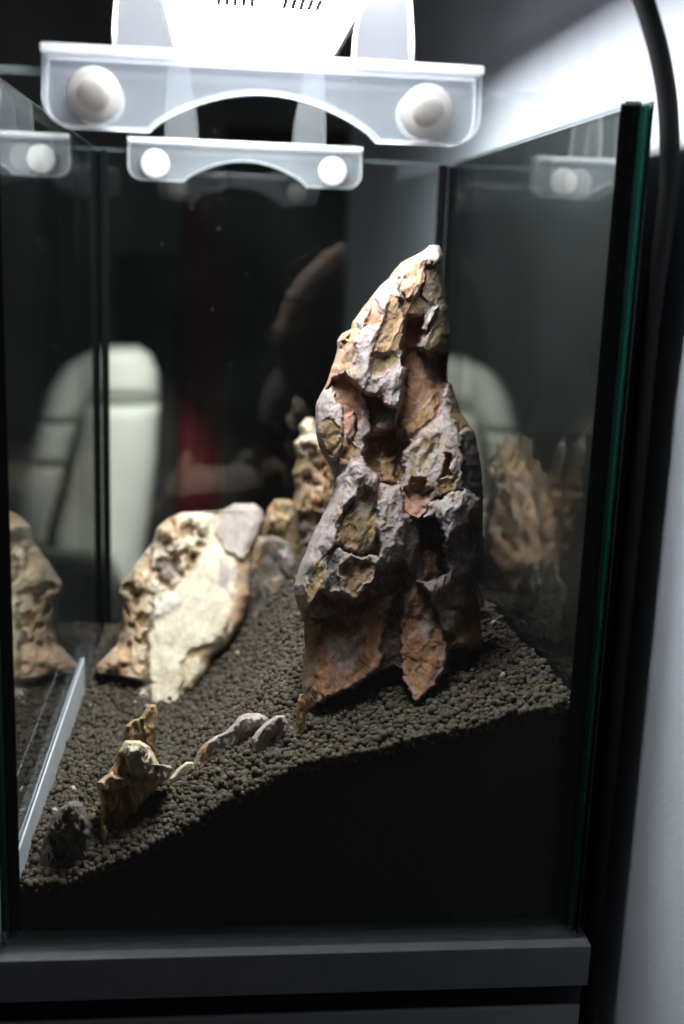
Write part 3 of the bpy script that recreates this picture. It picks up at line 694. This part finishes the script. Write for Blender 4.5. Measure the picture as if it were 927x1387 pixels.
# --- stones behind, left of the tall one
yb = .335
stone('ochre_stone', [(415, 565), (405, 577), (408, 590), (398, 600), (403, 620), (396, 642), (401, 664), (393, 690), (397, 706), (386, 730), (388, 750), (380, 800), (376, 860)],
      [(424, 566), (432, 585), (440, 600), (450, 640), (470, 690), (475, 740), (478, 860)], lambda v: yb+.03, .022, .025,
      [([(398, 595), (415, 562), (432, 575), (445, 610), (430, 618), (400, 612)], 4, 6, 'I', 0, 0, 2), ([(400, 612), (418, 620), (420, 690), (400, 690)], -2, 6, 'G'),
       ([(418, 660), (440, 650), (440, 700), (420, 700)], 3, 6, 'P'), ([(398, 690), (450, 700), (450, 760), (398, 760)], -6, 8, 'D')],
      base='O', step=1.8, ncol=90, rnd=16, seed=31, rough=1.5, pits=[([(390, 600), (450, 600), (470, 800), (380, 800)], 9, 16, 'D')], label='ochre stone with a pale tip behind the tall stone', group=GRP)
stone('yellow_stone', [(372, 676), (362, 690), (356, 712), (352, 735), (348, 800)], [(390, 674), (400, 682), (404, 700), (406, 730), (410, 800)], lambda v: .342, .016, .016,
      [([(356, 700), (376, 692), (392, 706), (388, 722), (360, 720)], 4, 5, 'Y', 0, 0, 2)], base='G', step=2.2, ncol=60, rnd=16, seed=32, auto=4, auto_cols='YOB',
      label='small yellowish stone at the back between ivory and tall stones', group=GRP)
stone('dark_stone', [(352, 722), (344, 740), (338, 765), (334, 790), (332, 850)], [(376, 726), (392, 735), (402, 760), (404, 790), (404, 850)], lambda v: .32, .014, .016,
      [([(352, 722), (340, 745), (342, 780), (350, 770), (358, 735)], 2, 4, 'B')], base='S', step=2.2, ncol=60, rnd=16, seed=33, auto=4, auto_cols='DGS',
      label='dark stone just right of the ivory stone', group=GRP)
soil_stone('pale_stone_chip', [(372, 770), (358, 776), (348, 788), (346, 796), (346, 815)], [(382, 770), (394, 780), (398, 796), (398, 815)], (372, 797), .007,
      'pale arched stone chip between ivory and tall stones',
      [([(356, 786), (372, 782), (390, 790), (388, 800), (356, 800)], -6, 4, 'D')], base='W', step=1.6, ncol=50, rnd=8, seed=34, mat=M['stone_fine'], ridge='W', rough=.5)

# --- left foreground group
soil_stone('upright_shard', [(203, 953), (196, 962), (190, 972), (178, 976), (170, 984), (168, 1000), (164, 1020), (160, 1060)], [(211, 954), (214, 965), (213, 990), (210, 1015), (206, 1060)],
      (190, 1045), .008, 'upright ochre shard behind the brown clump at left front',
      [([(170, 984), (190, 972), (190, 1010), (170, 1015)], 1, 3, 'O', 0, 0, 1), ([(192, 972), (203, 955), (212, 956), (210, 1010), (198, 1018)], 2, 3, 'B', -.2, 0, 1)],
      base='T', step=1.3, ncol=70, rnd=9, seed=41, rough=1.5, ridge='I')
soil_stone('brown_clump', [(170, 1003), (160, 1018), (155, 1035), (146, 1048), (131, 1060), (133, 1075), (138, 1085), (136, 1100), (138, 1130), (140, 1160)],
      [(188, 1002), (204, 1012), (212, 1028), (216, 1036), (228, 1034), (234, 1040), (230, 1054), (218, 1062), (200, 1082), (190, 1095), (184, 1110), (180, 1160)],
      (160, 1115), .014, 'knobbly brown and cream stone clump at left front',
      [([(168, 1003), (190, 1003), (212, 1028), (208, 1050), (190, 1056), (174, 1044), (164, 1020)], 4, 4, 'I', 0, 0, 2),
       ([(160, 1018), (170, 1026), (176, 1052), (150, 1060), (152, 1040)], -4, 4, 'R'),
       ([(131, 1058), (150, 1050), (178, 1058), (176, 1066), (140, 1070)], 3, 3, 'P', 0, 0, 1),
       ([(138, 1070), (176, 1066), (184, 1090), (178, 1130), (142, 1130), (136, 1100)], -5, 4, 'R'),
       ([(182, 1056), (206, 1050), (200, 1080), (186, 1094), (178, 1092)], 3, 4, 'O', 0, 0, 2), ([(212, 1036), (232, 1034), (232, 1056), (210, 1062)], 1, 4, 'W', 0, 0, 1)],
      base='T', step=1.3, ncol=100, rnd=10, seed=42, ridge='I', rough=1.9)
soil_stone('thin_stone_splinter', [(138, 1118), (137, 1128), (138, 1140), (139, 1150)], [(144, 1118), (147, 1128), (146, 1140), (144, 1150)], (141, 1141), .003,
      'thin orange splinter below the brown clump', base='P', step=1.2, ncol=30, rnd=4, seed=43, rough=.2, ridge='P', warp=1)
soil_stone('grey_stone', [(96, 1085), (82, 1094), (72, 1106), (64, 1122), (58, 1140), (54, 1160), (50, 1190)], [(106, 1084), (114, 1092), (120, 1110), (123, 1130), (124, 1160), (124, 1190)],
      (95, 1158), .013, 'dark grey stone nearest the front left corner',
      [([(98, 1086), (112, 1090), (121, 1115), (118, 1135), (100, 1125), (97, 1105)], 4, 4, 'S', 0, 0, 1)], base='S', step=1.4, ncol=80, rnd=14, seed=44, auto=3, auto_cols='DSG', ridge='S', rough=1.5)
# mauve low stones
soil_stone('mauve_stone', [(338, 965), (324, 970), (315, 982), (304, 992), (290, 998), (276, 1008), (266, 1020), (262, 1034), (258, 1070)], [(352, 966), (364, 972), (366, 984), (350, 998), (332, 1012), (300, 1024), (290, 1034), (290, 1070)],
      (300, 1018), .009, 'low mauve stone ridge half buried in the soil', [([(266, 1010), (286, 1008), (288, 1032), (264, 1034)], -1, 4, 'B', 0, 0, 1), ([(320, 974), (350, 968), (362, 978), (340, 992), (322, 990)], 3, 4, 'M', 0, 0, 1)],
      base='M', step=1.2, ncol=90, rnd=10, seed=45, ridge='W', rough=1.6, mat=M['stone_fine'])
soil_stone('mauve_stone_block', [(376, 968), (358, 980), (348, 990), (341, 1000), (341, 1020)], [(386, 969), (391, 980), (392, 994), (388, 1020)], (368, 1002), .008,
      'small angular mauve stone beside the foot of the tall stone', base='M', step=1.2, ncol=60, rnd=8, seed=46, ridge='W', rough=1.2, mat=M['stone_fine'])
soil_stone('cream_stone_chip', [(252, 1032), (240, 1042), (230, 1054), (228, 1070)], [(262, 1032), (264, 1042), (256, 1052), (250, 1070)], (244, 1056), .005,
      'cream stone chip at the end of the mauve ridge', base='I', step=1.2, ncol=40, rnd=6, seed=47, ridge='W', rough=.4, mat=M['stone_fine'])
soil_stone('stone_shard', [(407, 938), (403, 950), (401, 970), (399, 1000)], [(411, 940), (414, 955), (415, 980), (416, 1000)], (407, 990), .004,
      'thin upright shard against the left foot of the tall stone', base='B', step=1.2, ncol=40, rnd=6, seed=48, ridge='W', rough=.9, mat=M['stone_fine'])

# --- stones hidden behind the tall one, seen mirrored in the right pane
def lump(name, c, r, lean, base, seed, label, sub=5):
    v, f = ico(sub)
    vr = v*np.array(r)/min(r)
    n = fbm(vr*.9+seed, 3, True)[:, None]*.26+fbm(vr*1.8+seed*2, 4)[:, None]*.34
    n += -.25*sstep((fbm(vr*1.4+seed*3, 2)[:, None]-.10)/.2)
    q = v*(1+n)*np.array(r); q[:, :2] += np.array(lean)*(q[:, 2:3]/r[2])
    zz = v[:, 2:3]; q[:, :2] *= 1-.38*np.clip(zz, -1, 1)
    w1 = sstep((fbm(vr*1.5+seed*5, 4)+.05)/.3)[:, None]; w2 = sstep((fbm(vr*1.8+seed*7, 4)-.08)/.25)[:, None]
    T = np.array(CL[base])*(1-.6*w1)+np.array(CL['M' if base != 'I' else 'W'])*.6*w1
    T = T*(1-.6*w2)+np.array(CL['O'])*.6*w2
    if base == 'X': T = np.repeat(np.array([CL['X']]), len(v), 0)*(1-.5*w2)+.5*w2*np.array(CL['S'])
    me = mesh_np(name, q, f, T); o = link(name, me, M['stone']); o.location = c
    return tag(o, label, 'stone', GRP)
lump('beige_stone', (.224, .330, .134), (.020, .024, .046), (.003, 0), 'B', 3.1, 'beige pointed stone behind the tall stone, mirrored in right glass')
lump('orange_stone', (.237, .280, .124), (.021, .030, .042), (-.004, .004), 'P', 5.3, 'orange brown stone close behind the tall stone, mirrored in right glass')
lump('white_stone_chip', (.246, .172, .124), (.006, .009, .013), (-.002, 0), 'X', 8.8, 'small white stone chip behind the tall stone, mirrored in right glass', sub=4)

# ------------------------------------------------------------------ the clip-on light
light = tag(empty('aquarium_light', (.113, GD/2, GH)), 'clip on LED light on clear acrylic brackets above the aquarium', 'lamp')
LX0, LX1, LY0, LY1, LZ = .058, .176, -.055, .398, .4535
def light_parts():
    # open-bottomed housing: top plate and four skirts
    box('housing_top', (LX0, LX1, LY0, LY1, LZ+.006, LZ+.018), M['housing'], light, .002)
    box('housing_side', (LX0, LX0+.003, LY0, LY1, LZ-.0015, LZ+.0058), M['housing'], light, .0005)
    box('housing_side', (LX1-.003, LX1, LY0, LY1, LZ-.0015, LZ+.0058), M['housing'], light, .0005)
    box('housing_end', (LX0+.0032, LX1-.0032, LY0, LY0+.003, LZ-.0015, LZ+.0058), M['housing'], light, .0005)
    box('housing_end', (LX0+.0032, LX1-.0032, LY1-.003, LY1, LZ-.0015, LZ+.0058), M['housing'], light, .0005)
    dif = box('diffuser', (LX0+.0045, LX1-.0045, LY0+.0045, LY1-.0045, LZ+.0012, LZ+.005), M['diffuser'], light)
    for cx in (.101, .139):
        for k in range(5):
            box('led_slot', (cx-.010+k*.0048, cx-.0075+k*.0048, .215, .245, LZ-.0002, LZ+.0008), M['led_slot'], dif)
light_parts()
def bracket(yg0, yg1, front):
    """acrylic saddle straddling a pane between y = yg0 and yg1, with two tapering legs up to the housing"""
    x0, x1, zt, zb = .0265, .1985, GH+.0045, GH-.0222
    arch = []
    xc = (x0+x1)/2; hw = .0455
    for k in range(25):
        f = -1+2*k/24; z = zb+.0165*math.cos(f*math.pi/2)**.75 if abs(f) < .999 else zb
        arch.append((xc+f*hw, z))
    def rc(cx, cz, r, a0, a1): return [(cx+r*math.cos(math.radians(a0+(a1-a0)*k/5)), cz+r*math.sin(math.radians(a0+(a1-a0)*k/5))) for k in range(6)]
    pts = [(x0+.0006, zt), ] + rc(x0+.0105, zb+.0105, .0105, 180, 270) + arch + rc(x1-.0105, zb+.0105, .0105, 270, 360) + [(x1-.0006, zt)]
    pl_t = .0035
    for (a, b) in ((yg0-.0006-pl_t, yg0-.0006), (yg1+.0006, yg1+.0006+pl_t)):
        prism('bracket_plate', pts, a, b, [M['acrylic'], M['acrylic_edge']], light, .0007, 1)
    box('bracket_bridge', (x0, x1, yg0-.0006-pl_t-.001, yg1+.0006+pl_t+.001, zt+.0001, zt+.0034), [M['acrylic_edge']], light, .0006)
    yc = (yg0+yg1)/2
    s = 1 if front else -1
    for xl0, xl1, xt0, xt1 in ((.0535, .0775, .0575, .068), (.1470, .1705, .1560, .1665)):
        bm = bmesh.new(); z0, z1 = zt+.0036, (LZ-.0018 if front else LZ+.0125)
        h = .0025
        lo = [(xl0, yc-h*2.2), (xl1, yc-h*2.2), (xl1, yc+h*2.2), (xl0, yc+h*2.2)]
        yt = yc+s*.010
        hi = [(xt0, yt-h), (xt1, yt-h), (xt1, yt+h), (xt0, yt+h)]
        rows = []
        for k in range(7):
            t = k/6; w = 1-(1-t)**2*1.0 if False else t
            ww = .5-.5*math.cos(math.pi*t)
            rows.append([bm.verts.new((a[0]+(b[0]-a[0])*ww, a[1]+(b[1]-a[1])*t, z0+(z1-z0)*t)) for a, b in zip(lo, hi)])
        for A, B in zip(rows, rows[1:]):
            for k in range(4): bm.faces.new((A[k], A[(k+1) % 4], B[(k+1) % 4], B[k]))
        bm.faces.new(rows[0]); bm.faces.new(rows[-1])
        bmesh.ops.recalc_face_normals(bm, faces=bm.faces)
        for f in bm.faces: f.material_index = 1 if abs(f.normal.x) > .6 else 0
        from_bm('bracket_leg', bm, [M['acrylic'], M['acrylic_edge']], light)
    zs = GH-.0105
    for xs in (.0465, .1765):
        yo = yg0-.0006-pl_t; yi = yg1+.0006+pl_t
        # outside (towards the room side of the pane) and inside ends of the clamp screw
        if front:
            w = lathe_y('washer', [(.0105, -.0002), (.0105, -.0018), (.0098, -.0024), (.002, -.0024)], (xs, yo, zs), M['nylon_cream'], light)
            k = lathe_y('screw_head', [(.0064, -.0026), (.0062, -.0040), (.0052, -.0050), (.0035, -.0056), (.0004, -.0058)], (xs, yo, zs), M['nylon_grey'], light)
        ys = yo if not front else yi
        sg = -1 if not front else 1
        hd = lathe_y('screw_head', [(.0102, sg*.0002), (.0102, sg*.0030), (.0095, sg*.0036), (.0004, sg*.0036)], (xs, ys, zs), M['nylon'], light)
        if not front:
            a = .75; c, s2 = math.cos(a), math.sin(a); l, wd_ = .0090, .0007
            bm = bmesh.new()
            q = [(-l, -wd_), (l, -wd_), (l, wd_), (-l, wd_)]
            f0 = [bm.verts.new((xs+x*c-z*s2, ys-.0037, zs+x*s2+z*c)) for x, z in q]; f1 = [bm.verts.new((xs+x*c-z*s2, ys-.0039, zs+x*s2+z*c)) for x, z in q]
            bm.faces.new(f0); bm.faces.new(f1)
            for k in range(4): bm.faces.new((f0[k], f0[(k+1) % 4], f1[(k+1) % 4], f1[k]))
            from_bm('screw_slot', bm, M['nylon_cream'], hd)
bracket(0.0, GT, True); bracket(GD-GT, GD, False)

# thin clear wire from the housing and the black power cable at the right corner
def smooth_path(pts, n=10):
    P = [np.array(p) for p in pts]; out = []
    for i in range(len(P)-1):
        a = P[max(i-1, 0)]; b = P[i]; c = P[i+1]; d = P[min(i+2, len(P)-1)]
        for k in range(n):
            t = k/n; out.append(.5*((2*b)+(-a+c)*t+(2*a-5*b+4*c-d)*t*t+(-a+3*b-3*c+d)*t**3))
    out.append(P[-1]); return [tuple(p) for p in out]
cp = [on_y(u, v, y) for u, v, y in ((700, -190, .04), (800, -110, .02), (858, -30, .0), (886, 45, -.006), (902, 120, -.008), (907, 190, -.008), (905, 265, -.003))]
cp += [np.array((.2800, .006, z)) for z in (.29, .24, .15, .06, -.05, -.2)]
tag(tube('power_cable', smooth_path(cp), .0042, M['cable']), 'black power cable arching down beside the right front corner', 'cable')

# ------------------------------------------------------------------ the room seen through the back glass
chair = tag(empty('armchair', tuple(on_y(140, 900, 2.70))), 'cream upholstered armchair blurred behind the aquarium at left', 'armchair')
def cushion(name, L, R, y, t, rnd, col=M['leather']):
    L = np.array(L, float); R = np.array(R, float)
    rows = np.linspace(L[0, 1], L[-1, 1], 40); th = np.linspace(0, 2*math.pi, 48, endpoint=False)
    uL = np.interp(rows, L[:, 1], L[:, 0]); uR = np.interp(rows, R[:, 1], R[:, 0])
    s = .5-.5*np.cos(th); U = uL[:, None]+(uR-uL)[:, None]*s; V = np.repeat(rows[:, None], len(th), 1)
    ev = np.minimum(1, np.minimum(rows-rows[0], rows[-1]-rows)/rnd); pr = np.sqrt(np.clip(1-(1-ev)**2, .02, 1))[:, None]
    Y = y-np.sign(np.sin(th))*np.abs(np.sin(th))**.7*t*pr
    P = on_y(U, V, Y); bm = bmesh.new()
    vs = [[bm.verts.new(p) for p in row] for row in P]
    n = len(th)
    for A, B in zip(vs, vs[1:]):
        for k in range(n): bm.faces.new((A[k], A[(k+1) % n], B[(k+1) % n], B[k]))
    bm.faces.new(vs[0]); bm.faces.new(vs[-1])
    return from_bm(name, bm, col, chair, smooth=True)
CY = 2.70
cushion('headrest', [(135, 468), (118, 478), (110, 500), (112, 545)], [(185, 466), (205, 480), (215, 505), (216, 545)], CY, .11, 22)
cushion('backrest', [(112, 546), (104, 600), (90, 670), (74, 730), (90, 900)], [(216, 546), (213, 620), (205, 690), (192, 780), (180, 900)], CY, .11, 14)
cushion('wing_cushion', [(118, 478), (88, 496), (66, 530), (54, 572)], [(124, 480), (128, 505), (120, 545), (106, 572)], CY-.06, .08, 8)
cushion('wing_cushion', [(54, 574), (46, 600), (40, 628)], [(106, 574), (97, 602), (88, 640)], CY-.07, .08, 8)
cushion('wing_cushion', [(40, 632), (24, 665), (18, 700), (16, 740)], [(87, 643), (76, 680), (66, 715), (62, 740)], CY-.08, .08, 8)
cushion('seat_cushion', [(30, 742), (20, 800), (20, 900)], [(150, 742), (170, 800), (176, 900)], CY-.16, .11, 20)

# added fill spot, out of frame, to brighten the armchair
ld = bpy.data.lights.new('chair_fill_spot', 'SPOT'); lo = bpy.data.objects.new('chair_fill_spot', ld); COL.objects.link(lo)
ld.energy = 130; ld.spot_size = math.radians(23); ld.spot_blend = .5; ld.shadow_soft_size = .06; ld.color = (1.0, .99, .97)
lo.location = (.10, 1.5, .80); _t = Vector(on_y(185, 600, 2.6)); lo.rotation_euler = (_t-lo.location).to_track_quat('-Z', 'Y').to_euler()
def curtain():
    bm = bmesh.new(); n = 40
    a = on_y(246, 260, 3.05); b = on_y(302, 260, 3.05)
    F0 = []
    for k in range(n+1):
        t = k/n; x = a[0]+(b[0]-a[0])*t; y = 3.05+.025*math.sin(t*18)
        F0.append((bm.verts.new((x, y, -.95)), bm.verts.new((x, y, .46)), bm.verts.new((x, y+.006, .46)), bm.verts.new((x, y+.006, -.95))))
    for p, q in zip(F0, F0[1:]):
        for k in range(4): bm.faces.new((p[k], q[k], q[(k+1) % 4], p[(k+1) % 4]))
    bm.faces.new(F0[0]); bm.faces.new(F0[-1])
    tag(from_bm('curtain', bm, M['curtain'], smooth=True), 'dark red curtain hanging in the dim room behind the aquarium', 'curtain')
curtain()
def cupboard(name, u0, u1, v0, y, dep, label):
    a = on_y(u0, v0, y); b = on_y(u1, v0, y)
    t = tag(empty(name, ((a[0]+b[0])/2, y, -.9)), label, 'cupboard')
    box('carcass', (a[0], b[0], y, y+dep, -.9, a[2]), M['dark'], t, .004)
    xm = (a[0]+b[0])/2
    for p, q in ((a[0]+.004, xm-.002), (xm+.002, b[0]-.004)):
        d = box('door', (p, q, y-.018, y-.0005, -.86, a[2]-.03), M['dark'], t, .003)
        box('handle', (q-.03 if p < xm-.01 else p+.02, q-.02 if p < xm-.01 else p+.03, y-.03, y-.0185, a[2]-.5, a[2]-.4), M['film'], d, .002)
cupboard('tall_cupboard', 304, 472, 170, 2.95, .3, 'tall dark cupboard in the dim room behind the tall stone')
cupboard('low_cupboard', 160, 240, 345, 2.97, .3, 'low dark cupboard in the dim room beside the red curtain')
